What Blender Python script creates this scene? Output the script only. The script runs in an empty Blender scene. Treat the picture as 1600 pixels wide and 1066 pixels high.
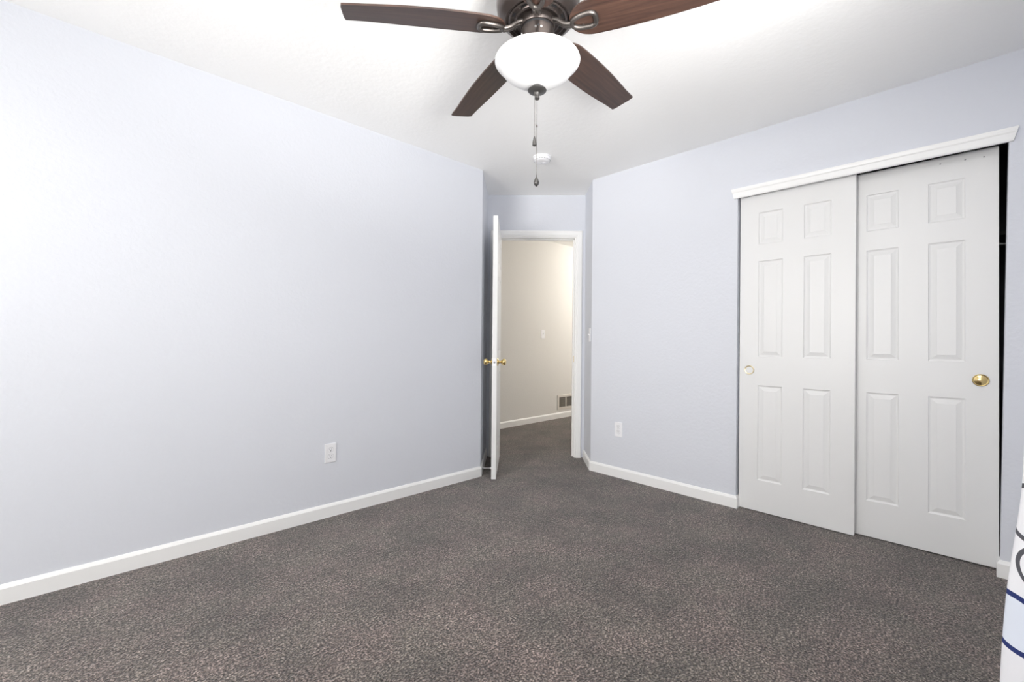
import bpy, bmesh, math, random
from mathutils import Vector, Matrix
random.seed(7)
R = math.radians
sc = bpy.context.scene
C = sc.collection

# ------------------------------------------------------------------ camera, sky, lights, exposure
FPX, PITCH, ROLL, SHY, TH, CAMH = 699.2, 0.00221, 0.00860, -2.573, 0.80095, 1.0843
fwd0 = Vector((math.cos(TH), math.sin(TH), 0))
rgt0 = Vector((math.sin(TH), -math.cos(TH), 0))
up0 = Vector((0, 0, 1))
fwd = fwd0 * math.cos(PITCH) + up0 * math.sin(PITCH)
upv = rgt0.cross(fwd)
rgt = rgt0 * math.cos(ROLL) + upv * math.sin(ROLL)
upv = rgt.cross(fwd)
cam_d = bpy.data.cameras.new('camera'); cam = bpy.data.objects.new('camera', cam_d); C.objects.link(cam)
cam_d.sensor_width = 36.0; cam_d.lens = FPX / 1600 * 36; cam_d.shift_y = SHY / 1600
cam_d.clip_start = 0.02
m = Matrix((( rgt.x, upv.x, -fwd.x, 0), (rgt.y, upv.y, -fwd.y, 0), (rgt.z, upv.z, -fwd.z, CAMH), (0, 0, 0, 1)))
cam.matrix_world = m
sc.camera = cam

world = bpy.data.worlds.new('sky'); sc.world = world; world.use_nodes = True
bg = world.node_tree.nodes['Background']
bg.inputs[0].default_value = (1.0, 0.985, 0.95, 1)
bg.inputs[1].default_value = 1.5

def lamp(name, kind, loc, energy, color, rot=(0, 0, 0), **k):
    d = bpy.data.lights.new(name, kind); d.energy = energy; d.color = color
    for a, b in k.items(): setattr(d, a, b)
    o = bpy.data.objects.new(name, d); C.objects.link(o); o.location = loc; o.rotation_euler = rot
    return o
# daylight from the curtained window, then fill lamps added behind the camera
WIN_A, WIN_A_TILT, FILL_B, FILL_B_TILT = 1.0, 110, 47, 84
FILL_D = 10
lamp('window_and_fill_light', 'AREA', (-0.55, -0.15, 1.45), WIN_A, (1.0, 0.98, 0.945), (R(WIN_A_TILT), 0, R(0)), shape='RECTANGLE', size=2.6, size_y=1.0)
lamp('window_and_fill_light', 'AREA', (-2.14, 1.2, 1.45), FILL_B, (1.0, 0.98, 0.945), (R(FILL_B_TILT), 0, R(-90)), shape='RECTANGLE', size=1.7, size_y=1.0)  # broad fill lamp set in the added back window
lamp('window_and_fill_light', 'AREA', (-2.13, 1.2, 1.45), FILL_D, (1.0, 0.98, 0.955), (R(96), 0, R(-79)), shape='RECTANGLE', size=1.6, size_y=1.0, spread=R(62))  # narrow-spread fill lamp added to lift the far entry corner
FILL_C, FILL_C_TILT, FILL_C_Z = 40, 149, -30
lamp('window_and_fill_light', 'AREA', (0.55, -0.13, 1.5), FILL_C, (1.0, 0.98, 0.955), (R(FILL_C_TILT), 0, R(FILL_C_Z)), shape='RECTANGLE', size=0.5, size_y=0.8, spread=R(110))  # added fill lamp tilted up to brighten the ceiling past the fan
HALL_W, BOWL_E = 53, 0.05

vs = sc.view_settings
vs.view_transform = 'Standard'; vs.look = 'None'; vs.exposure = 0.11; vs.gamma = 1.0; vs.use_curve_mapping = False
sc.cycles.max_bounces = 14; sc.cycles.diffuse_bounces = 10
sc.cycles.caustics_reflective = False; sc.cycles.caustics_refractive = False
sc.cycles.sample_clamp_indirect = 6.0

# ------------------------------------------------------------------ materials
def mat(name, color, rough=0.6, metal=0.0, bump=None, emit=None, **k):
    M = bpy.data.materials.new(name); M.use_nodes = True
    nt = M.node_tree; b = nt.nodes['Principled BSDF']
    b.inputs['Base Color'].default_value = (*color, 1); b.inputs['Roughness'].default_value = rough
    b.inputs['Metallic'].default_value = metal
    if 'spec' in k: b.inputs['Specular IOR Level'].default_value = k['spec']
    if bump:
        sc_, st, dist = bump
        tc = nt.nodes.new('ShaderNodeTexCoord'); n = nt.nodes.new('ShaderNodeTexNoise')
        n.inputs['Scale'].default_value = sc_; n.inputs['Detail'].default_value = 3
        nt.links.new(tc.outputs['Object'], n.inputs['Vector'])
        bp = nt.nodes.new('ShaderNodeBump'); bp.inputs['Strength'].default_value = st; bp.inputs['Distance'].default_value = dist
        nt.links.new(n.outputs[0], bp.inputs['Height']); nt.links.new(bp.outputs[0], b.inputs['Normal'])
    if emit:
        b.inputs['Emission Color'].default_value = (*emit[0], 1); b.inputs['Emission Strength'].default_value = emit[1]
    return M
M = {}
M['wall'] = mat('pale blue wall paint', (0.686, 0.705, 0.756), 0.7, bump=(55, 0.35, 0.004), spec=0.25)
M['hall'] = mat('cream wall paint', (0.77, 0.755, 0.73), 0.7, bump=(55, 0.3, 0.004), spec=0.25)
M['ceil'] = mat('white ceiling paint', (0.95, 0.95, 0.94), 0.85, bump=(40, 0.3, 0.004), spec=0.2)
M['trim'] = mat('white trim paint', (0.90, 0.90, 0.89), 0.35)
M['door'] = mat('white door paint', (0.78, 0.78, 0.775), 0.38, bump=(160, 0.06, 0.001))
M['plastic'] = mat('white plastic', (0.88, 0.88, 0.90), 0.3)
M['slot'] = mat('dark slot', (0.05, 0.05, 0.055), 0.6)
M['grayslot'] = mat('grey groove', (0.30, 0.30, 0.32), 0.6)
M['brass'] = mat('polished brass', (0.86, 0.66, 0.30), 0.16, 1.0)
M['palebrass'] = mat('satin pale brass', (0.93, 0.80, 0.52), 0.32, 1.0)
M['steel'] = mat('galvanised steel', (0.5, 0.5, 0.5), 0.4, 1.0)
M['chain'] = mat('pull chain metal', (0.16, 0.15, 0.14), 0.4, 0.8)
M['bronze'] = mat('dark brushed bronze', (0.105, 0.088, 0.082), 0.3, 0.85)
M['bracket'] = mat('brushed pewter bronze', (0.135, 0.122, 0.114), 0.38, 0.9)
M['black'] = mat('matt black', (0.012, 0.012, 0.014), 0.7)
M['darkgap'] = mat('dark motor interior', (0.02, 0.02, 0.022), 0.5, 0.4)
M['finial'] = mat('dark grey finial', (0.075, 0.072, 0.07), 0.35, 0.6)
M['bowl'] = mat('frosted white glass', (0.70, 0.70, 0.70), 0.3, emit=((1, 0.985, 0.97), BOWL_E))
M['halldome'] = mat('frosted hall glass', (0.95, 0.93, 0.9), 0.3, emit=((1, 0.92, 0.8), 3.0))
M['register'] = mat('painted steel register', (0.75, 0.71, 0.66), 0.45)
M['duct'] = mat('duct interior', (0.16, 0.145, 0.125), 0.8)
M['rubber'] = mat('white rubber', (0.8, 0.8, 0.78), 0.6)
M['shelf'] = mat('closet shelf', (0.25, 0.25, 0.27), 0.6)
M['darkcloset'] = mat('dark closet interior', (0.22, 0.225, 0.25), 0.8)  # closet walls, a darker tone than the room walls

def nodes(mm): return mm.node_tree.nodes, mm.node_tree.links, mm.node_tree.nodes['Principled BSDF']

def wood():
    mm = mat('dark walnut blade', (0.1, 0.05, 0.04), 0.38, spec=0.5)
    N, L, b = nodes(mm)
    tc = N.new('ShaderNodeTexCoord'); mp = N.new('ShaderNodeMapping'); mp.inputs['Scale'].default_value = (3, 60, 60)
    L.new(tc.outputs['UV'], mp.inputs['Vector'])
    n = N.new('ShaderNodeTexNoise'); n.inputs['Scale'].default_value = 1.4; n.inputs['Detail'].default_value = 6; n.inputs['Distortion'].default_value = 0.6
    L.new(mp.outputs[0], n.inputs['Vector'])
    r = N.new('ShaderNodeValToRGB'); L.new(n.outputs[0], r.inputs[0])
    r.color_ramp.elements[0].position = 0.3; r.color_ramp.elements[0].color = (0.030, 0.016, 0.013, 1)
    r.color_ramp.elements[1].position = 0.7; r.color_ramp.elements[1].color = (0.070, 0.038, 0.027, 1)
    L.new(r.outputs[0], b.inputs['Base Color'])
    return mm
M['wood'] = wood()

def carpet():
    mm = mat('taupe cut pile carpet', (0.2, 0.18, 0.165), 0.95, spec=0.1)
    N, L, b = nodes(mm)
    tc = N.new('ShaderNodeTexCoord')
    def noise(s, d=2, rough=0.5):
        n = N.new('ShaderNodeTexNoise'); n.inputs['Scale'].default_value = s; n.inputs['Detail'].default_value = d
        n.inputs['Roughness'].default_value = rough
        L.new(tc.outputs['Object'], n.inputs['Vector']); return n
    fine = noise(135, 2, 0.6); tuft = noise(58, 2, 0.6); patch = noise(3.2, 3, 0.6); hue = noise(5.0, 2)
    r = N.new('ShaderNodeValToRGB'); L.new(fine.outputs[0], r.inputs[0])
    e = r.color_ramp.elements
    e[0].position = 0.36; e[0].color = (0.016, 0.012, 0.011, 1)
    e[1].position = 0.66; e[1].color = (0.345, 0.290, 0.258, 1)
    k = e.new(0.5); k.color = (0.098, 0.080, 0.0695, 1)
    def mul(a, fac_node, lo, hi, clo, chi, p0=0.35, p1=0.65):
        q = N.new('ShaderNodeValToRGB'); L.new(fac_node.outputs[0], q.inputs[0])
        q.color_ramp.elements[0].position = p0; q.color_ramp.elements[0].color = (*clo, 1)
        q.color_ramp.elements[1].position = p1; q.color_ramp.elements[1].color = (*chi, 1)
        x = N.new('ShaderNodeMix'); x.data_type = 'RGBA'; x.blend_type = 'MULTIPLY'; x.inputs[0].default_value = 1
        L.new(a, x.inputs[6]); L.new(q.outputs[0], x.inputs[7]); return x.outputs[2]
    c = mul(r.outputs[0], tuft, 0, 0, (0.58, 0.58, 0.58), (1.32, 1.32, 1.32))
    mid = noise(24, 2, 0.65)
    c = mul(c, mid, 0, 0, (0.78, 0.78, 0.78), (1.16, 1.16, 1.16))
    c = mul(c, patch, 0, 0, (0.70, 0.70, 0.695), (1.20, 1.18, 1.165))
    c = mul(c, hue, 0, 0, (0.97, 1.0, 0.98), (1.03, 0.98, 1.0), 0.4, 0.6)
    L.new(c, b.inputs['Base Color'])
    h = N.new('ShaderNodeMath'); h.operation = 'ADD'; L.new(fine.outputs[0], h.inputs[0]); L.new(tuft.outputs[0], h.inputs[1])
    bp = N.new('ShaderNodeBump'); bp.inputs['Strength'].default_value = 0.8; bp.inputs['Distance'].default_value = 0.008
    L.new(h.outputs[0], bp.inputs['Height']); L.new(bp.outputs[0], b.inputs['Normal'])
    b.inputs['Sheen Weight'].default_value = 0.25; b.inputs['Sheen Roughness'].default_value = 0.6
    return mm
M['carpet'] = carpet()

def curtain_mat():
    mm = mat('white curtain with navy and grey rings', (0.9, 0.9, 0.92), 0.85, spec=0.1)
    N, L, b = nodes(mm)
    tc = N.new('ShaderNodeTexCoord')
    def vm(op, a, v=None):
        n = N.new('ShaderNodeVectorMath'); n.operation = op; L.new(a, n.inputs[0])
        if v is not None: n.inputs[1].default_value = v
        return n
    def rings(off, cell, rad, wdt):
        a = vm('ADD', tc.outputs['UV'], (off[0] + 20 * cell[0], off[1] + 20 * cell[1], 0))
        q = vm('MODULO', a.outputs[0], (cell[0], cell[1], 1)); s = vm('SUBTRACT', q.outputs[0], (cell[0] / 2, cell[1] / 2, 0))
        l = vm('LENGTH', s.outputs[0])
        d = N.new('ShaderNodeMath'); d.operation = 'SUBTRACT'; L.new(l.outputs['Value'], d.inputs[0]); d.inputs[1].default_value = rad
        ab = N.new('ShaderNodeMath'); ab.operation = 'ABSOLUTE'; L.new(d.outputs[0], ab.inputs[0])
        lt = N.new('ShaderNodeMath'); lt.operation = 'LESS_THAN'; L.new(ab.outputs[0], lt.inputs[0]); lt.inputs[1].default_value = wdt
        ins = N.new('ShaderNodeMath'); ins.operation = 'LESS_THAN'; L.new(l.outputs['Value'], ins.inputs[0]); ins.inputs[1].default_value = rad
        return lt.outputs[0], ins.outputs[0]
    g, gi = rings((0.0, 0.09), (0.16, 0.52), 0.066, 0.0055)
    nvy, ni = rings((0.060, 0.35), (0.16, 0.52), 0.066, 0.0065)
    g2, g2i = rings((0.0, 0.22), (0.16, 0.52), 0.060, 0.0040)
    def mix(f, a, c2):
        x = N.new('ShaderNodeMix'); x.data_type = 'RGBA'; L.new(f, x.inputs[0])
        if isinstance(a, tuple): x.inputs[6].default_value = a
        else: L.new(a, x.inputs[6])
        x.inputs[7].default_value = c2; return x.outputs[2]
    c = mix(ni, (0.88, 0.88, 0.91, 1), (0.78, 0.83, 0.92, 1))
    c = mix(g, c, (0.10, 0.10, 0.115, 1)); c = mix(g2, c, (0.10, 0.10, 0.115, 1))
    c = mix(nvy, c, (0.035, 0.05, 0.17, 1))
    L.new(c, b.inputs['Base Color'])
    return mm
M['curtain'] = curtain_mat()

def pane_mat():
    mm = bpy.data.materials.new('window pane'); mm.use_nodes = True
    N = mm.node_tree.nodes; L = mm.node_tree.links; N.clear()
    o = N.new('ShaderNodeOutputMaterial'); t = N.new('ShaderNodeBsdfTransparent'); g = N.new('ShaderNodeBsdfGlossy'); g.inputs['Roughness'].default_value = 0.02
    x = N.new('ShaderNodeMixShader'); x.inputs[0].default_value = 0.06
    L.new(t.outputs[0], x.inputs[1]); L.new(g.outputs[0], x.inputs[2]); L.new(x.outputs[0], o.inputs[0]); return mm
M['pane'] = pane_mat()

# ------------------------------------------------------------------ mesh helpers
class MB:
    def __init__(s): s.bm = bmesh.new(); s.uv = None
    def box(s, x0, x1, y0, y1, z0, z1, bev=0, seg=2):
        vs_ = [s.bm.verts.new(p) for p in ((x0, y0, z0), (x1, y0, z0), (x1, y1, z0), (x0, y1, z0), (x0, y0, z1), (x1, y0, z1), (x1, y1, z1), (x0, y1, z1))]
        fs = [s.bm.faces.new([vs_[i] for i in f]) for f in ((3, 2, 1, 0), (4, 5, 6, 7), (0, 1, 5, 4), (1, 2, 6, 5), (2, 3, 7, 6), (3, 0, 4, 7))]
        if bev:
            ed = list({e for f in fs for e in f.edges})
            bmesh.ops.bevel(s.bm, geom=ed, offset=bev, segments=seg, affect='EDGES', profile=0.5)
        return s
    def prism(s, pts, z0, z1):
        n = len(pts); lo = [s.bm.verts.new((x, y, z0)) for x, y in pts]; hi = [s.bm.verts.new((x, y, z1)) for x, y in pts]
        s.bm.faces.new(lo[::-1]); s.bm.faces.new(hi)
        for i in range(n): s.bm.faces.new((lo[i], lo[(i + 1) % n], hi[(i + 1) % n], hi[i]))
        return s
    def strip(s, A, B, close=True):      # loft between two rings of points
        a = [s.bm.verts.new(p) for p in A]; b = [s.bm.verts.new(p) for p in B]; n = len(a)
        for i in range(n if close else n - 1): s.bm.faces.new((a[i], a[(i + 1) % n], b[(i + 1) % n], b[i]))
        return a, b
    def loft(s, rings, caps=True):
        R_ = [[s.bm.verts.new(p) for p in r] for r in rings]; n = len(R_[0])
        for a, b in zip(R_, R_[1:]):
            for i in range(n): s.bm.faces.new((a[i], a[(i + 1) % n], b[(i + 1) % n], b[i]))
        if caps: s.bm.faces.new(R_[0][::-1]); s.bm.faces.new(R_[-1])
        return s
    def lathe(s, prof, seg=48, c=(0, 0, 0), axis='z', sx=1, sy=1):
        def P(r, h, t):
            x, y = r * math.cos(t) * sx, r * math.sin(t) * sy
            if axis == 'z': return (c[0] + x, c[1] + y, c[2] + h)
            if axis == 'y': return (c[0] + x, c[1] + h, c[2] + y)
            return (c[0] + h, c[1] + x, c[2] + y)
        rs = []
        for r, h in prof:
            if r < 1e-6: rs.append([s.bm.verts.new(P(0, h, 0))])
            else: rs.append([s.bm.verts.new(P(r, h, 2 * math.pi * i / seg)) for i in range(seg)])
        for a, b in zip(rs, rs[1:]):
            for i in range(seg):
                j = (i + 1) % seg
                if len(a) == 1 and len(b) == 1: continue
                if len(a) == 1: s.bm.faces.new((a[0], b[i], b[j]))
                elif len(b) == 1: s.bm.faces.new((a[i], a[j], b[0]))
                else: s.bm.faces.new((a[i], a[j], b[j], b[i]))
        return s
    def tube(s, pts, rad, seg=10, closed=False, flat=1.0, upref=(0, 0, 1)):
        pts = [Vector(p) for p in pts]; n = len(pts); rings = []
        for i, p in enumerate(pts):
            a = pts[(i - 1) % n] if (closed or i > 0) else p
            b = pts[(i + 1) % n] if (closed or i < n - 1) else p
            t = (b - a).normalized(); u = t.cross(Vector(upref))
            if u.length < 1e-4: u = t.cross(Vector((1, 0, 0)))
            u.normalize(); v = u.cross(t)
            r = rad[i] if isinstance(rad, (list, tuple)) else rad
            rings.append([s.bm.verts.new(p + u * (r * math.cos(2 * math.pi * k / seg)) + v * (r * flat * math.sin(2 * math.pi * k / seg))) for k in range(seg)])
        for i in range(n if closed else n - 1):
            a, b = rings[i], rings[(i + 1) % n]
            for k in range(seg): s.bm.faces.new((a[k], a[(k + 1) % seg], b[(k + 1) % seg], b[k]))
        if not closed: s.bm.faces.new(rings[0][::-1]); s.bm.faces.new(rings[-1])
        return s
    def build(s, name, material, parent=None, smooth=False, loc=None, rotz=0):
        bmesh.ops.recalc_face_normals(s.bm, faces=s.bm.faces)
        me = bpy.data.meshes.new(name)
        if smooth:
            for f in s.bm.faces: f.smooth = True
            for e in s.bm.edges:
                if len(e.link_faces) == 2 and e.calc_face_angle(0) > R(38): e.smooth = False
        s.bm.to_mesh(me); s.bm.free()
        me.materials.append(material)
        o = bpy.data.objects.new(name, me); C.objects.link(o)
        if parent: o.parent = parent
        if loc: o.location = loc
        o.rotation_euler[2] = rotz
        return o
def tag(o, label, cat, group=None):
    o['label'] = label; o['category'] = cat
    if group: o['group'] = group
    return o
def thing(name, label, cat, loc=(0, 0, 0), rotz=0, group=None):
    o = bpy.data.objects.new(name, None); C.objects.link(o); o.location = loc; o.rotation_euler = (0, 0, rotz)
    o.empty_display_size = 0.05
    return tag(o, label, cat, group)
def struct(o, label=None, cat=None):
    o['kind'] = 'structure'
    if label: o['label'] = label; o['category'] = cat
    return o
S2 = 2 ** 0.5
def uv2(u, v): return ((u + v) / S2, (v - u) / S2)
ENT = R(-45)                      # frame of the diagonal entry wall: local x = u, local y = v

H = 2.44; DL = 2.730; DR = 3.0966; YN = -0.20; XB = -2.20

# ------------------------------------------------------------------ room shell
struct(MB().box(-2.4, 6.8, -0.5, 4.3, -0.1, 0).build('floor', M['carpet']), 'taupe brown speckled cut-pile carpet running through the room and hall', 'carpet')
struct(MB().box(-2.4, 6.8, -0.5, 4.3, H, H + 0.1).build('ceiling', M['ceil']), 'flat white painted ceiling', 'ceiling')
struct(MB().prism([(XB - 0.1, DL), (2.305, DL), (2.264, DL + 0.1), (XB - 0.1, DL + 0.1)], 0, H).build('wall_left', M['wall']), 'long pale blue wall on the left with one outlet', 'wall')
a0 = (2.305, DL); a1 = uv2(-0.3005, 4.17); a2 = uv2(-0.40, 4.17); a3 = (2.264, DL + 0.1)
struct(MB().prism([a0, a1, a2, a3], 0, H).build('wall_entry_left', M['wall']), 'narrow shaded blue return wall left of the entry door', 'wall')
b = MB()
b.prism([uv2(-0.40, 4.17), uv2(-0.217, 4.17), uv2(-0.217, 4.28), uv2(-0.40, 4.28)], 0, H)
b.prism([uv2(0.527, 4.17), uv2(0.709, 4.17), uv2(0.709, 4.28), uv2(0.527, 4.28)], 0, H)
b.prism([uv2(-0.217, 4.17), uv2(0.527, 4.17), uv2(0.527, 4.28), uv2(-0.217, 4.28)], 2.052, H)
struct(b.build('wall_entry', M['wall']), 'small blue wall over and around the entry doorway', 'wall')
c0 = (DR, 2.235); c1 = uv2(0.609, 4.17); c2 = uv2(0.709, 4.17); c3 = (DR + 0.11, 2.19)
struct(MB().prism([c0, c3, c2, c1], 0, H).build('wall_entry_right', M['wall']), 'narrow shaded blue return wall right of the entry door', 'wall')
# closet wall with its opening; the right jamb is a little out of plumb
b = MB(); x0, x1 = DR, DR + 0.11
b.prism([(x0, 2.235), (x0, 1.080), (x1, 1.080), (x1, 2.19)], 0, H)
b.box(x0, x1, -0.111, 1.080, 2.060, H)
def leanprism(b, lo, hi, z0, z1):
    b.loft([[(x, y, z0) for x, y in lo], [(x, y, z1) for x, y in hi]])
leanprism(b, [(x0, -0.091), (x1, -0.091), (x1, -0.30), (x0, -0.30)], [(x0, -0.111), (x1, -0.111), (x1, -0.30), (x0, -0.30)], 0, 2.060)
b.box(x0, x1, -0.30, -0.111, 2.060, H)
struct(b.build('wall_right', M['wall']), 'pale blue wall on the right holding the closet opening', 'wall')
# wall behind the curtain with the window opening beside the camera
WX0, WX1, WZ0, WZ1 = -2.0, 0.9, 0.85, 2.05
b = MB(); b.box(XB - 0.1, WX0, -0.30, YN, 0, H); b.box(WX1, 3.2, -0.30, YN, 0, H); b.box(WX0, WX1, -0.30, YN, 0, WZ0); b.box(WX0, WX1, -0.30, YN, WZ1, H)
struct(b.build('wall_near', M['wall']))
BY0, BY1 = 0.3, 2.1
b = MB(); b.box(XB - 0.1, XB, YN, BY0, 0, H); b.box(XB - 0.1, XB, BY1, DL, 0, H); b.box(XB - 0.1, XB, BY0, BY1, 0, WZ0); b.box(XB - 0.1, XB, BY0, BY1, WZ1, H)
struct(b.build('wall_back', M['wall']))
# closet interior
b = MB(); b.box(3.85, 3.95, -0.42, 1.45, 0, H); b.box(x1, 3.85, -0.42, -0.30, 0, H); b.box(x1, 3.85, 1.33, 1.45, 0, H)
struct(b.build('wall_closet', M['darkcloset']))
# hall
struct(MB().box(2.3, 6.7, 4.035, 4.135, 0, H).build('wall_hall', M['hall']), 'cream hall wall seen through the open doorway', 'wall')
struct(MB().prism([(2.20, 2.83), (2.264, 2.83), (2.40, 3.1), (2.40, 4.035), (2.30, 4.035)], 0, H).build('wall_hall_left', M['hall']))
e0 = uv2(0.709, 4.17); e1 = uv2(0.709, 4.28)
struct(MB().prism([e0, (6.6, 2.38), (6.6, 2.48), (3.60, 2.48), e1], 0, H).build('wall_hall_near', M['hall']))
struct(MB().box(6.6, 6.7, 2.38, 4.035, 0, H).build('wall_hall_right', M['hall']))

# the curtained window, and an unseen one added to light the room
def window(name, w, loc, rz, label):
    t = thing(name, label, 'window', loc, rz); t['kind'] = 'structure'
    hh = WZ1 - WZ0; b = MB()
    for (p, q, r_, s_) in ((0, 0.05, 0, hh), (w - 0.05, w, 0, hh), (0.05, w - 0.05, 0, 0.05), (0.05, w - 0.05, hh - 0.05, hh), (w / 2 - 0.02, w / 2 + 0.02, 0.05, hh - 0.05)):
        b.box(p, q, 0.03, 0.07, r_, s_)
    b.build('window_frame', M['trim'], t)
    MB().box(0.05, w - 0.05, 0.048, 0.052, 0.05, hh - 0.05).build('window_pane', M['pane'], t)
    MB().box(-0.03, w + 0.03, -0.02, 0.03, -0.02, 0.0, 0.003).build('window_sill', M['trim'], t)
window('window_1', WX1 - WX0, (WX1, YN, WZ0), R(180), 'white framed window beside the ring-pattern curtain')
window('added_window', BY1 - BY0, (XB, BY0, WZ0), R(90), 'white framed window added behind the camera for fill light')

# ------------------------------------------------------------------ baseboards
def base_profile(h=0.080, t=0.012): return [(0, 0), (t, 0), (t, h - 0.016), (t * 0.72, h - 0.010), (t * 0.35, h - 0.002), (0, h)]
def baseboard(name, pts, label, mtl='trim'):
    # pts: wall line, room on the left-hand side of the walking direction
    b = MB(); P = [Vector((x, y, 0)) for x, y in pts]; rings = []
    def nrm(a, c): d = (c - a).normalized(); return Vector((-d.y, d.x, 0))
    for i, p in enumerate(P):
        if i == 0: n = nrm(P[0], P[1])
        elif i == len(P) - 1: n = nrm(P[-2], P[-1])
        else:
            n1, n2 = nrm(P[i - 1], p), nrm(p, P[i + 1]); n = (n1 + n2).normalized(); n = n / max(0.3, n.dot(n1))
        rings.append([tuple(p + n * o + Vector((0, 0, z))) for o, z in base_profile()])
    b.loft(rings)
    o = b.build(name, M[mtl]); return struct(o, label, 'baseboard')
baseboard('baseboard_left', [uv2(-0.3005, 4.152), (2.305, DL), (XB, DL)], 'white baseboard along the left wall and into the entry niche')
baseboard('baseboard_right', [(DR + 0.05, 1.080), (DR, 1.080), (DR, 2.235), uv2(0.609, 4.152)], 'white baseboard between the entry niche and the closet')
baseboard('baseboard_corner', [(DR, YN), (DR, -0.0915), (DR + 0.05, -0.0915)], 'short white baseboard between the closet and the curtain')
baseboard('baseboard_hall', [(6.6, 4.035), (2.4, 4.035)], 'white baseboard on the cream hall wall')
baseboard('baseboard_near', [(XB, YN), (DR, YN)], 'white baseboard under the curtain')
baseboard('baseboard_back', [(XB, DL), (XB, YN)], 'white baseboard on the wall behind the camera')

# ------------------------------------------------------------------ entry door frame
tr = bpy.data.objects.new('trim_1', None); C.objects.link(tr); tr.rotation_euler = (0, 0, ENT)
struct(tr, 'white moulded casing and jamb around the entry doorway', 'door frame')
UL, UR, ZH = -0.205, 0.515, 2.040        # clear opening
def casing_ring(off):      # off: list of (distance from opening, forward)
    rings = []
    for u, z, su, sz in ((UL, 0, -1, 0), (UL, ZH, -1, 1), (UR, ZH, 1, 1), (UR, 0, 1, 0)):
        rings.append([(u + su * d, 4.17 - f, z + sz * d) for d, f in off])
    return rings
prof = [(0.008, 0.0), (0.008, 0.010), (0.012, 0.0125), (0.022, 0.0125), (0.026, 0.0165), (0.058, 0.0165), (0.066, 0.0125), (0.068, 0.0)]
MB().loft(casing_ring(prof)).build('casing', M['trim'], tr)
b = MB()
b.box(UL - 0.012, UL, 4.168, 4.284, 0, ZH); b.box(UR, UR + 0.012, 4.168, 4.284, 0, ZH); b.box(UL - 0.012, UR + 0.012, 4.168, 4.284, ZH, ZH + 0.012)
b.build('jamb', M['trim'], tr)
b = MB()
b.box(UL, UL + 0.011, 4.212, 4.245, 0, ZH); b.box(UR - 0.011, UR, 4.212, 4.245, 0, ZH); b.box(UL, UR, 4.212, 4.245, ZH - 0.011, ZH)
b.build('stop_moulding', M['trim'], tr)
b = MB(); b.box(UR - 0.0015, UR, 4.180, 4.205, 0.885, 0.945); b.build('strike_plate', M['brass'], tr)['label'] = 'brass strike plate'
rings = []
for u, z, su, sz in ((UL, 0, -1, 0), (UL, ZH, -1, 1), (UR, ZH, 1, 1), (UR, 0, 1, 0)):
    rings.append([(u + su * d, 4.28 + f, z + sz * d) for d, f in prof])
MB().loft(rings).build('casing', M['trim'], tr)

# ------------------------------------------------------------------ six-panel doors
ZP = [(0.205, 0.810), (0.993, 1.605), (1.711, 1.915)]
def leaf_mesh(w, z0, z1, T, xp, zp):
    b = MB(); bm = b.bm
    xs = [0] + [v for p in xp for v in p] + [w]; zs = [z0] + [v for p in zp for v in p] + [z1]
    steps = [(0.0, 0.0), (0.004, 0.0045), (0.009, 0.0060), (0.012, 0.0060), (0.031, 0.0016), (0.033, 0.0006)]
    for yf, sg in ((0, 1), (T, -1)):
        V = {}
        for i, x in enumerate(xs):
            for j, z in enumerate(zs): V[i, j] = bm.verts.new((x, yf, z))
        for i in range(len(xs) - 1):
            for j in range(len(zs) - 1):
                q = [V[i, j], V[i + 1, j], V[i + 1, j + 1], V[i, j + 1]]
                if i % 2 == 1 and j % 2 == 1:
                    prev = q
                    for ins, dep in steps[1:]:
                        X0, X1, Z0_, Z1_ = xs[i] + ins, xs[i + 1] - ins, zs[j] + ins, zs[j + 1] - ins
                        nx = [bm.verts.new((X, yf + sg * dep, Z)) for X, Z in ((X0, Z0_), (X1, Z0_), (X1, Z1_), (X0, Z1_))]
                        for k in range(4): bm.faces.new((prev[k], prev[(k + 1) % 4], nx[(k + 1) % 4], nx[k]))
                        prev = nx
                    bm.faces.new(prev)
                else: bm.faces.new(q)
        if sg == 1: F0 = V
        else: F1 = V
    nx_, nz = len(xs) - 1, len(zs) - 1
    for i in range(nx_):
        for j in (0, nz): bm.faces.new((F0[i, j], F0[i + 1, j], F1[i + 1, j], F1[i, j]))
    for j in range(nz):
        for i in (0, nx_): bm.faces.new((F0[i, j], F0[i, j + 1], F1[i, j + 1], F1[i, j]))
    return b

def sliding_door(name, loc, w, T, label, tilt=0):
    t = thing(name, label, 'closet door', loc, R(-90)); t['kind'] = 'structure'
    leaf_mesh(w, 0.006, 2.040, T, [(0.110, 0.248), (w - 0.250, w - 0.113)], ZP).build('door_panel', M['door'], t)
    b = MB()
    for xx in (0.10, w - 0.10): b.box(xx - 0.02, xx + 0.02, T / 2 - 0.0015, T / 2 + 0.0015, 2.03, 2.056)
    b.build('hanger', M['steel'], t)
    t.rotation_euler = (0, 0, 0)
    t.matrix_world = Matrix.Translation(loc) @ Matrix.Rotation(tilt, 4, 'X') @ Matrix.Rotation(R(-90), 4, 'Z')
    return t
d1 = sliding_door('door_2', (DR + 0.030, 1.0710, 0), 0.609, 0.033, 'front white six-panel sliding closet door, left of the pair, with round pale pull', R(-0.03))
d2 = sliding_door('door_3', (DR + 0.080, 0.5245, 0), 0.614, 0.033, 'rear white six-panel sliding closet door, right of the pair, with large brass pull', R(-0.25))
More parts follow.
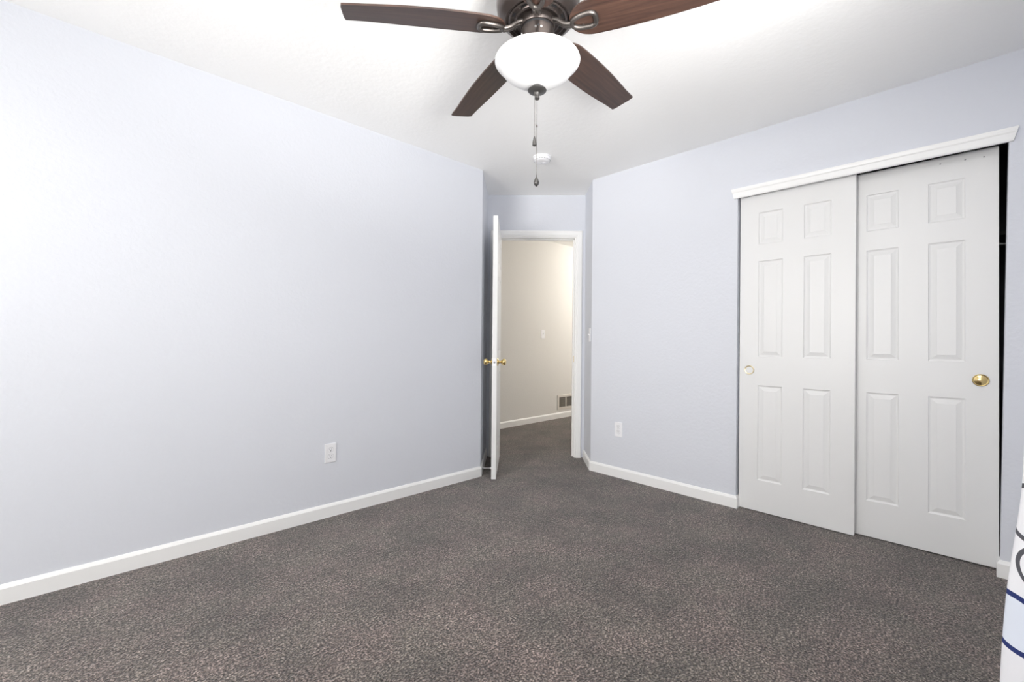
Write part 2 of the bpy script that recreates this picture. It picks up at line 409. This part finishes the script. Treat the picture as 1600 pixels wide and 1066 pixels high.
def flush_pull(t, x, z, r, mtl, domed):
    b = MB()
    if domed: pf = [(r * 1.0, 0.0), (r * 1.0, -0.0035), (r * 0.92, -0.005), (r * 0.80, -0.003), (r * 0.72, -0.0035), (r * 0.5, -0.0075), (r * 0.25, -0.0095), (0, -0.010)]
    else: pf = [(r * 1.0, 0.0), (r * 1.0, -0.0025), (r * 0.93, -0.0035), (r * 0.80, -0.0025), (r * 0.74, 0.000), (r * 0.7, 0.0025), (0, 0.0035)]
    b.lathe(pf, 40, (x, 0, z), 'y')
    o = b.build('finger_pull', mtl, t, smooth=True)
    o['label'] = 'domed brass finger pull' if domed else 'round recessed pale brass finger pull'
flush_pull(d1, 0.0600, 0.906, 0.0290, M['palebrass'], False)
flush_pull(d2, 0.5535, 0.906, 0.0300, M['brass'], True)
b = MB()
for x_, z_ in ((0.565, 2.000), (0.50, 2.005), (0.41, 2.008)): b.lathe([(0.0035, 0), (0.0035, -0.0006), (0, -0.0006)], 10, (x_, 0, z_), 'y')
b.build('screw_hole', M['grayslot'], d2)

# closet head moulding, track, shelf, rod
b = MB(); rings = []
for ye, s in ((1.099, 1), (-0.125, -1)):
    pr_ = [(0.0, 2.025), (0.012, 2.025), (0.015, 2.032), (0.015, 2.060), (0.019, 2.066), (0.022, 2.078), (0.022, 2.086), (0.0, 2.086)]
    rings.append([(DR - d, ye + s * 0.016 * (z - 2.025) / 0.061, z) for d, z in pr_])
b.loft(rings)
struct(b.build('trim_2', M['trim']), 'white head moulding over the closet sliding doors', 'moulding')
b = MB()
b.box(DR + 0.02, DR + 0.12, -0.10, 1.075, 2.0545, 2.0585)
for xx in (DR + 0.020, DR + 0.070, DR + 0.118): b.box(xx, xx + 0.002, -0.10, 1.075, 2.046, 2.0545)
tag(b.build('sliding_door_track', M['black']), 'dark metal track above the closet sliding doors', 'door track')
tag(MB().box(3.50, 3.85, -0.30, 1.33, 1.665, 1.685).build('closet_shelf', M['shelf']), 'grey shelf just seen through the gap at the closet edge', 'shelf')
tag(MB().tube([(3.50, -0.30, 1.615), (3.50, 1.33, 1.615)], 0.012, 14).build('closet_rod', M['steel'], smooth=True), 'metal hanging rod under the shelf inside the closet', 'closet rod')

# ------------------------------------------------------------------ entry door (open into the room)
ed = thing('door_1', 'white entry door standing open edge-on with brass ball knobs', 'door', (*uv2(-0.2055, 4.150), 0), R(-135)); ed['kind'] = 'structure'
# local x runs from the hinge towards the free edge (-v), local y towards +u... face turned to the doorway
WD = 0.703
leaf_mesh(WD, 0.012, 2.046, 0.036, [(0.115, 0.300), (WD - 0.300, WD - 0.115)], ZP).build('door_panel', M['door'], ed)
def knob_side(s, y):
    b = MB()
    pf = [(0.0, 0), (0.032, 0), (0.032, 0.004), (0.026, 0.009), (0.013, 0.012), (0.0095, 0.018), (0.0095, 0.030), (0.014, 0.035), (0.022, 0.041), (0.0265, 0.050), (0.0265, 0.056), (0.023, 0.064), (0.015, 0.0695), (0.0, 0.071)]
    b.lathe([(r_, s * h_) for r_, h_ in pf], 36, (WD - 0.062, y, 0.914), 'y')
    b.build('door_knob', M['brass'], ed, smooth=True)
knob_side(-1, 0.0); knob_side(1, 0.036)
b = MB(); b.box(WD - 0.0005, WD + 0.001, 0.006, 0.030, 0.885, 0.943); b.build('latch_plate', M['plastic'], ed)
b = MB(); b.lathe([(0.0075, 0), (0.0075, 0.004), (0.0, 0.004)], 20, (WD + 0.0008, 0.018, 0.914), 'x'); b.build('latch_bolt', M['grayslot'], ed)
for hz in (0.22, 1.03, 1.83):
    b = MB(); b.tube([(-0.006, -0.004, hz - 0.045), (-0.006, -0.004, hz + 0.045)], 0.006, 12); b.box(-0.002, 0.0, 0.0, 0.03, hz - 0.044, hz + 0.044)
    b.build('hinge', M['brass'], ed, smooth=True)

# door stop: rigid rod from the baseboard to the back of the door
ds = thing('door_stop', 'small white rod door stop low behind the open door', 'door stop', (*uv2(-0.2885, 3.590), 0.058), ENT)
MB().lathe([(0, 0), (0.011, 0), (0.011, 0.003), (0.004, 0.006), (0.0035, 0.068), (0, 0.068)], 20, (0, 0, 0), 'x').build('rod', M['steel'], ds, smooth=True)
MB().lathe([(0, 0.066), (0.007, 0.066), (0.0075, 0.078), (0.005, 0.081), (0, 0.081)], 20, (0, 0, 0), 'x').build('rubber_tip', M['rubber'], ds, smooth=True)

# ------------------------------------------------------------------ outlets and switches (front faces local -y)
def outlet(label, loc, rz):
    t = thing('power_outlet', label, 'outlet', loc, rz, 'white duplex outlets')
    MB().box(-0.035, 0.035, -0.0055, 0, -0.0575, 0.0575, 0.0022).build('cover_plate', M['plastic'], t)
    for s in (-1, 1):
        zc = s * 0.0195; b = MB()
        ring = []
        for k in range(24):
            a = 2 * math.pi * k / 24; x = 0.0165 * math.cos(a); z = 0.0145 * math.sin(a)
            x = max(-0.0150, min(0.0150, x * 1.08)); ring.append((x, z * 0.98 + zc))
        b.loft([[(x, -0.0050, z) for x, z in ring], [(x, -0.0072, z) for x, z in ring]])
        q = b.build('receptacle', M['plastic'], t)
        g = MB(); g.loft([[(x * 1.09, -0.0050, zc + (z - zc) * 1.09) for x, z in ring], [(x * 1.09, -0.0057, zc + (z - zc) * 1.09) for x, z in ring]]); g.build('groove', M['grayslot'], q)
        d = MB(); d.box(-0.0075, -0.0055, -0.0075, -0.0070, zc + 0.0005, zc + 0.0080); d.box(0.0050, 0.0070, -0.0075, -0.0070, zc + 0.0005, zc + 0.0072)
        d.lathe([(0.0030, -0.0070), (0.0030, -0.0075), (0, -0.0075)], 14, (0, 0, zc - 0.0065), 'y'); d.build('slots', M['slot'], q)
    MB().lathe([(0.0032, -0.0054), (0.0030, -0.0064), (0, -0.0066)], 14, (0, 0, 0), 'y').build('screw', M['plastic'], t)
outlet('white duplex outlet low on the long left wall', (1.110, DL, 0.388), 0)
outlet('white duplex outlet low on the right wall between entry and closet', (DR, 1.965, 0.382), R(-90))
def switch(label, loc, rz, toggle=True):
    t = thing('light_switch', label, 'light switch', loc, rz, 'white toggle light switches')
    MB().box(-0.035, 0.035, -0.0055, 0, -0.0575, 0.0575, 0.0022).build('cover_plate', M['plastic'], t)
    b = MB(); b.loft([[(-0.004, -0.005, -0.006), (0.004, -0.005, -0.006), (0.004, -0.005, 0.008), (-0.004, -0.005, 0.008)], [(-0.0032, -0.017, 0.006), (0.0032, -0.017, 0.006), (0.0032, -0.016, 0.0115), (-0.0032, -0.016, 0.0115)]])
    b.build('toggle', M['plastic'], t)
    for s in (-1, 1): MB().lathe([(0.003, -0.0054), (0.0028, -0.0064), (0, -0.0066)], 14, (0, 0, s * 0.030), 'y').build('screw', M['plastic'], t)
switch('white toggle light switch on the narrow return wall right of the doorway', (*uv2(0.609, 3.850), 1.136), R(-135))
switch('white toggle light switch on the cream hall wall', (4.487, 4.035, 1.172), 0)

# hall return register
rg = thing('wall_register', 'beige steel return-air register low on the cream hall wall', 'vent', (4.80, 4.035, 0.118), 0)
b = MB(); W_, Hh = 0.52, 0.205; fr = 0.034
b.box(0, W_, -0.008, 0, 0, fr, 0.002); b.box(0, W_, -0.008, 0, Hh - fr, Hh, 0.002); b.box(0, fr, -0.0082, 0, 0, Hh, 0.002); b.box(W_ - fr, W_, -0.0082, 0, 0, Hh, 0.002)
for k in (1, 2): xx = fr + (W_ - 2 * fr) * k / 3; b.box(xx - 0.008, xx + 0.008, -0.0075, 0, fr, Hh - fr)
b.build('frame', M['register'], rg)
b = MB()
for k in range(9):
    z = fr + 0.008 + k * (Hh - 2 * fr - 0.01) / 8.6
    b.loft([[(fr, -0.001, z), (fr, -0.0055, z - 0.006), (fr, -0.0050, z - 0.007), (fr, -0.0005, z - 0.001)], [(W_ - fr, -0.001, z), (W_ - fr, -0.0055, z - 0.006), (W_ - fr, -0.0050, z - 0.007), (W_ - fr, -0.0005, z - 0.001)]])
b.build('louvers', M['duct'], rg)
MB().box(fr, W_ - fr, -0.0008, 0, fr, Hh - fr).build('backing', M['duct'], rg)

# ------------------------------------------------------------------ smoke detector
sd = thing('smoke_detector', 'round white smoke detector on the ceiling beyond the fan', 'smoke detector', (2.452, 2.226, H), 0)
MB().lathe([(0, 0), (0.067, 0), (0.067, -0.008), (0.064, -0.010), (0, -0.010)], 48).build('base', M['plastic'], sd, smooth=True)
MB().lathe([(0.060, -0.010), (0.0625, -0.013), (0.061, -0.024), (0.055, -0.031), (0.044, -0.035), (0.02, -0.037), (0, -0.037)], 48).build('cover', M['plastic'], sd, smooth=True)
b = MB()
for k in range(20):
    a = 2 * math.pi * k / 20
    p0 = Vector((0.0592 * math.cos(a), 0.0592 * math.sin(a), -0.0262)); a2_ = a + 0.22
    p1 = Vector((0.0592 * math.cos(a2_), 0.0592 * math.sin(a2_), -0.0262))
    b.tube([p0, p1], 0.0016, 6)
b.build('vent_slots', M['grayslot'], sd)
MB().lathe([(0.011, -0.0365), (0.011, -0.0385), (0.009, -0.0395), (0, -0.0395)], 20, (0.018, 0.0, 0)).build('test_button', M['plastic'], sd, smooth=True)

# ------------------------------------------------------------------ ceiling fan
FX, FY = 1.1688, 1.0880
fan = thing('ceiling_fan', 'dark bronze ceiling fan with five walnut blades and a white glass bowl light', 'ceiling fan', (FX, FY, H), 0)
def z_(z): return z - H
MB().lathe([(0.0, z_(2.44)), (0.085, z_(2.44)), (0.088, z_(2.425)), (0.080, z_(2.40)), (0.060, z_(2.385)), (0.0, z_(2.385))], 56).build('canopy', M['bronze'], fan, smooth=True)
MB().lathe([(0.0, z_(2.392)), (0.10, z_(2.392)), (0.132, z_(2.380)), (0.146, z_(2.355)), (0.148, z_(2.33)), (0.148, z_(2.275)), (0.144, z_(2.250)), (0.134, z_(2.234)), (0.120, z_(2.226)), (0.116, z_(2.222)), (0.112, z_(2.222)), (0.108, z_(2.228)), (0.0, z_(2.228))], 72).build('motor_housing', M['bronze'], fan, smooth=True)
mp_ = MB().lathe([(0.104, z_(2.229)), (0.104, z_(2.224)), (0.098, z_(2.222)), (0.094, z_(2.226)), (0.084, z_(2.226)), (0.082, z_(2.221)), (0.076, z_(2.219)), (0.070, z_(2.223)), (0.0, z_(2.223))], 72).build('motor_plate', M['bronze'], fan, smooth=True)
for k in range(10):
    b = MB(); a = 2 * math.pi * (k + 0.3) / 10; ring = []
    for (rr, da) in ((0.0855, -0.11), (0.0855, 0.11), (0.0935, 0.10), (0.0935, -0.10)):
        ring.append((rr * math.cos(a + da), rr * math.sin(a + da)))
    b.prism(ring, z_(2.2255), z_(2.2262))
    b.build('vent_slot', M['darkgap'], mp_)
for k in range(5):
    a = 2 * math.pi * (k + 0.5) / 5; b = MB()
    b.lathe([(0.0040, z_(2.226)), (0.0040, z_(2.2225)), (0.0025, z_(2.2212)), (0, z_(2.2212))], 14, (0.0895 * math.cos(a), 0.0895 * math.sin(a), 0))
    b.build('screw', M['bracket'], mp_, smooth=True)
MB().lathe([(0.0, z_(2.224)), (0.0605, z_(2.224)), (0.0615, z_(2.221)), (0.0615, z_(2.200)), (0.060, z_(2.1975)), (0.0, z_(2.1975))], 56).build('rotor_hub', M['bronze'], fan, smooth=True)
MB().lathe([(0.0, z_(2.1985)), (0.0545, z_(2.1985)), (0.0545, z_(2.184)), (0.0, z_(2.184))], 56).build('hub_gap_shade', M['black'], fan, smooth=True)  # black core put in as the darkness of the gap below the hub
sh = MB().lathe([(0.0, z_(2.1885)), (0.0580, z_(2.1885)), (0.0595, z_(2.187)), (0.0595, z_(2.115)), (0.062, z_(2.108)), (0.064, z_(2.103)), (0.0, z_(2.103))], 56).build('switch_housing', M['bronze'], fan, smooth=True)
b = MB()
CA = TH   # heading of the camera
for da in (-0.16, 0.16, 1.25, -1.25):
    a = CA + math.pi + da; b = MB()
    n = Vector((math.cos(a), math.sin(a), 0)); p = n * 0.0598 + Vector((0, 0, z_(2.165)))
    b.tube([p - n * 0.002, p + n * 0.0018], [0.0042, 0.0036], 12)
    b.build('screw', M['steel'], sh, smooth=True)
a = CA + math.pi; n = Vector((math.cos(a), math.sin(a), 0)); tq = Vector((-n.y, n.x, 0)); b = MB()
p = n * 0.0590 + Vector((0, 0, z_(2.170)))
b.tube([p, p + n * 0.0014], 0.0040, 6); b.build('reverse_switch', M['black'], sh)

def blade_pt(ang, tipdz, r, wv, up=0.0):
    """fan-local point of a blade; r along, wv across (+ = counter-clockwise side)"""
    er = Vector((math.cos(ang), math.sin(ang), 0)); et = Vector((-math.sin(ang), math.cos(ang), 0))
    pt = -0.219; wd = et * math.cos(pt) + Vector((0, 0, math.sin(pt))); nn = er.cross(wd)
    s = max(0.0, (r - 0.11) / 0.55)
    z = 2.189 + (tipdz - 2.189) * (0.35 * s + 0.65 * s * s)
    return er * r + wd * wv + nn * up + Vector((0, 0, z - H))
def halfw(r):
    s = (r - 0.118) / (0.66 - 0.118); s = min(max(s, 0), 1)
    w = 0.062 + 0.010 * math.sin(math.pi * min(1, s * 1.15) * 0.9) - 0.0125 * s ** 1.6
    if s < 0.16: w *= math.sqrt(max(0.0, 1 - ((0.16 - s) / 0.16) ** 2.3)) * 0.94 + 0.06
    return w
def blade(ang, tipz):
    b = MB(); bm = b.bm; uvl = bm.loops.layers.uv.new('UVMap'); N_, K = 40, 9; top, bot = [], []; uvs = {}
    for i in range(N_ + 1):
        s = (i / N_) ** 1.35; r = 0.118 + (0.66 - 0.118) * s; w = halfw(r); rt, rb = [], []
        for j in range(K):
            q = -1 + 2 * j / (K - 1); rr = r - (0.004 * abs(q) ** 6 if i == N_ else 0)
            for lst, up in ((rt, 0.003), (rb, -0.003)):
                v = bm.verts.new(blade_pt(ang, tipz, rr, w * q, up)); uvs[v] = (rr + ang, w * q); lst.append(v)
        top.append(rt); bot.append(rb)
    for i in range(N_):
        for j in range(K - 1):
            bm.faces.new((top[i][j], top[i + 1][j], top[i + 1][j + 1], top[i][j + 1])); bm.faces.new((bot[i][j], bot[i][j + 1], bot[i + 1][j + 1], bot[i + 1][j]))
        for j in (0, K - 1): bm.faces.new((top[i][j], top[i + 1][j], bot[i + 1][j], bot[i][j]))
    for i in (0, N_):
        for j in range(K - 1): bm.faces.new((top[i][j], top[i][j + 1], bot[i][j + 1], bot[i][j]))
    for f in bm.faces:
        for l in f.loops: l[uvl].uv = uvs[l.vert]
    return b
def bracket(ang, tipz):
    b = MB(); er = Vector((math.cos(ang), math.sin(ang), 0)); et = Vector((-math.sin(ang), math.cos(ang), 0))
    # two strands leave the hub, meet, then open into a D-shaped loop on the underside of the blade
    j0 = blade_pt(ang, tipz, 0.124, 0.0, -0.010)
    for s in (-1, 1):
        p0 = er * 0.058 + et * (s * 0.010) + Vector((0, 0, z_(2.212)))
        p1 = er * 0.078 + et * (s * 0.0085) + Vector((0, 0, z_(2.203)))
        p2 = er * 0.100 + et * (s * 0.0065) + Vector((0, 0, z_(2.186)))
        p3 = j0 + et * (s * 0.0055)
        pts = [p0]
        P = [p0, p0, p1, p2, p3, p3]
        cr = []
        for i in range(1, len(P) - 2):
            for k in range(5):
                t = k / 5; a_, b_, c_, d_ = P[i - 1], P[i], P[i + 1], P[i + 2]
                cr.append(0.5 * ((2 * b_) + (c_ - a_) * t + (2 * a_ - 5 * b_ + 4 * c_ - d_) * t * t + (3 * b_ - a_ - 3 * c_ + d_) * t ** 3))
        cr.append(p3)
        b.tube(cr, 0.0074, 10)
    loop = []
    for k in range(36):
        t = 2 * math.pi * k / 36; cx = math.cos(t); sx = math.sin(t)
        r = 0.168 + 0.042 * (abs(cx) ** (0.55 if cx > 0 else 0.9)) * (1 if cx > 0 else -1)
        wv = 0.026 * (abs(sx) ** 0.8) * (1 if sx > 0 else -1) * (0.78 + 0.32 * (r - 0.126) / 0.084)
        loop.append(blade_pt(ang, tipz, r, wv, -0.0085))
    b.tube(loop, 0.0084, 12, closed=True)
    # screw pads between loop and blade
    for r_, wv in ((0.205, 0.0), (0.160, 0.021), (0.160, -0.021)):
        b.tube([blade_pt(ang, tipz, r_, wv, -0.010), blade_pt(ang, tipz, r_, wv, -0.0028)], 0.0065, 12)
    return b
camoff = TH * 180 / math.pi - 90     # picture frame -> room axes
for angc, tz in ((191.70, 2.155), (120.76, 2.169), (49.54, 2.201), (-22.2, 2.185), (-95.0, 2.175)):
    an = R(angc + camoff)
    bl = blade(an, tz).build('fan_blade', M['wood'], fan, smooth=True)
    bracket(an, tz).build('blade_bracket', M['bracket'], bl, smooth=True)

MB().lathe([(0.0, z_(2.108)), (0.064, z_(2.106)), (0.100, z_(2.096)), (0.128, z_(2.090)), (0.143, z_(2.086)), (0.1495, z_(2.082)), (0.1515, z_(2.077)), (0.1475, z_(2.072)), (0.1385, z_(2.0635)), (0.131, z_(2.057)), (0.1275, z_(2.052)), (0.1265, z_(2.049)), (0.1235, z_(2.044)), (0.117, z_(2.038)), (0.108, z_(2.0315)), (0.095, z_(2.0225)), (0.078, z_(2.0125)), (0.058, z_(2.003)), (0.036, z_(1.996)), (0.015, z_(1.993)), (0.0, z_(1.9925))], 96).build('glass_bowl', M['bowl'], fan, smooth=True)
fn = MB().lathe([(0.0, z_(1.996)), (0.012, z_(1.996)), (0.022, z_(1.985)), (0.032, z_(1.979)), (0.0335, z_(1.976)), (0.031, z_(1.973)), (0.020, z_(1.969)), (0.0115, z_(1.966)), (0.0085, z_(1.960)), (0.0080, z_(1.955)), (0.0092, z_(1.951)), (0.0092, z_(1.947)), (0.006, z_(1.944)), (0.0, z_(1.943))], 40).build('finial', M['finial'], fan, smooth=True)
rr_ = Vector((math.sin(TH), -math.cos(TH), 0)); ff_ = Vector((math.cos(TH), math.sin(TH), 0))
def chain(off, ztop, zbot, fobr, fobh, blunt, link=None):
    b = MB(); n = int((ztop - zbot) / 0.0034); pf = []
    for k in range(n):
        z = ztop - (ztop - zbot) * k / n; pf += [(0.0006, z_(z)), (0.0011, z_(z - 0.0017))]
    pf.append((0.0006, z_(zbot)))
    b.lathe(pf, 6, (off.x, off.y, 0))
    ch = b.build('pull_chain', M['chain'], fan)
    if link: MB().lathe([(0, z_(link + 0.005)), (0.0028, z_(link + 0.004)), (0.0028, z_(link - 0.004)), (0, z_(link - 0.005))], 12, (off.x, off.y, 0)).build('chain_connector', M['bracket'], ch, smooth=True)
    pr2 = []
    for k in range(15):
        t = k / 14
        w = fobr * math.sin(math.pi * min(1, t ** 1.7)) ** 0.8 if not blunt else fobr * (0.25 + 0.75 * math.sin(math.pi / 2 * min(1, t * 1.15))) * (1 if t < 0.93 else (1 - t) / 0.07)
        pr2.append((max(w, 0.0014 if k < 14 else 0), z_(zbot - fobh * t)))
    MB().lathe([(0, z_(zbot))] + pr2, 24, (off.x, off.y, 0)).build('chain_fob', M['finial'], ch, smooth=True)
chain(rr_ * -0.0085 - ff_ * 0.010, 1.985, 1.809, 0.0070, 0.036, True)
chain(rr_ * 0.0002, 1.944, 1.675, 0.0098, 0.042, False, 1.850)

# hall ceiling light (out of view to the right of the doorway)
hl = thing('hall_ceiling_light', 'flush dome ceiling light in the hall', 'ceiling light', (6.0, 3.1, H), 0)
MB().lathe([(0, 0), (0.15, 0), (0.15, -0.02), (0, -0.02)], 40).build('base', M['trim'], hl, smooth=True)
MB().lathe([(0.14, -0.02), (0.135, -0.05), (0.10, -0.08), (0.05, -0.095), (0, -0.098)], 40).build('glass_dome', M['halldome'], hl, smooth=True)
lamp('hall_light', 'POINT', (6.0, 3.1, H - 0.14), HALL_W, (1, 0.965, 0.91), shadow_soft_size=0.09)

# ------------------------------------------------------------------ curtain on its rod beside the camera
ct = thing('curtain', 'white floor-length curtain with navy and grey rings at the right edge', 'curtain', (1.35, -0.115, 0), 0)
b = MB(); bm = b.bm; uvl = bm.loops.layers.uv.new('UVMap'); NX, NZ = 130, 60; X0c, X1c = 1.10, 1.665; rows = []; uvs = {}
def amp(z):
    pts = [(0, 0.078), (0.253, 0.0675), (0.52, 0.0530), (0.74, 0.0365), (1.1, 0.024), (2.1, 0.018)]
    for (a_, c_), (d_, e_) in zip(pts, pts[1:]):
        if z <= d_: return c_ + (e_ - c_) * (z - a_) / (d_ - a_)
    return pts[-1][1]
arc = None
for j in range(NZ + 1):
    z = 0.015 + (2.13 - 0.015) * j / NZ; row = []; L_ = 0; last = None
    for i in range(NX + 1):
        x = X0c + (X1c - X0c) * i / NX
        env = 0.40 + 0.60 / (1 + math.exp(-(x - 1.545) / 0.012))
        y = -0.115 + amp(z) * env * math.cos(2 * math.pi * (x - 1.6) / 0.128) + 0.003 * math.sin(9 * z + 30 * x)
        y = max(y, -0.190)
        if last is not None: L_ += math.hypot(x - last[0], y - last[1])
        last = (x, y)
        v = bm.verts.new((x - 1.35, y + 0.115, z)); uvs[v] = (L_, z); row.append(v)
    rows.append(row)
for j in range(NZ):
    for i in range(NX):
        f = bm.faces.new((rows[j][i], rows[j][i + 1], rows[j + 1][i + 1], rows[j + 1][i]))
        for l in f.loops: l[uvl].uv = uvs[l.vert]
pn = b.build('curtain_panel', M['curtain'], ct, smooth=True)
sm = pn.modifiers.new('thickness', 'SOLIDIFY'); sm.thickness = 0.0012
rd = thing('curtain_rod', 'dark metal curtain rod above the window', 'curtain rod', (0.25, -0.115, 2.15), 0)
MB().tube([(-1.15, 0, 0), (1.48, 0, 0)], 0.011, 14).build('rod', M['finial'], rd, smooth=True)
for xx in (-1.0, 1.3):
    b = MB(); b.box(xx - 0.008, xx + 0.008, -0.085, 0, -0.006, 0.006); b.box(xx - 0.012, xx + 0.012, -0.085, -0.080, -0.03, 0.03)
    b.build('bracket', M['finial'], rd)
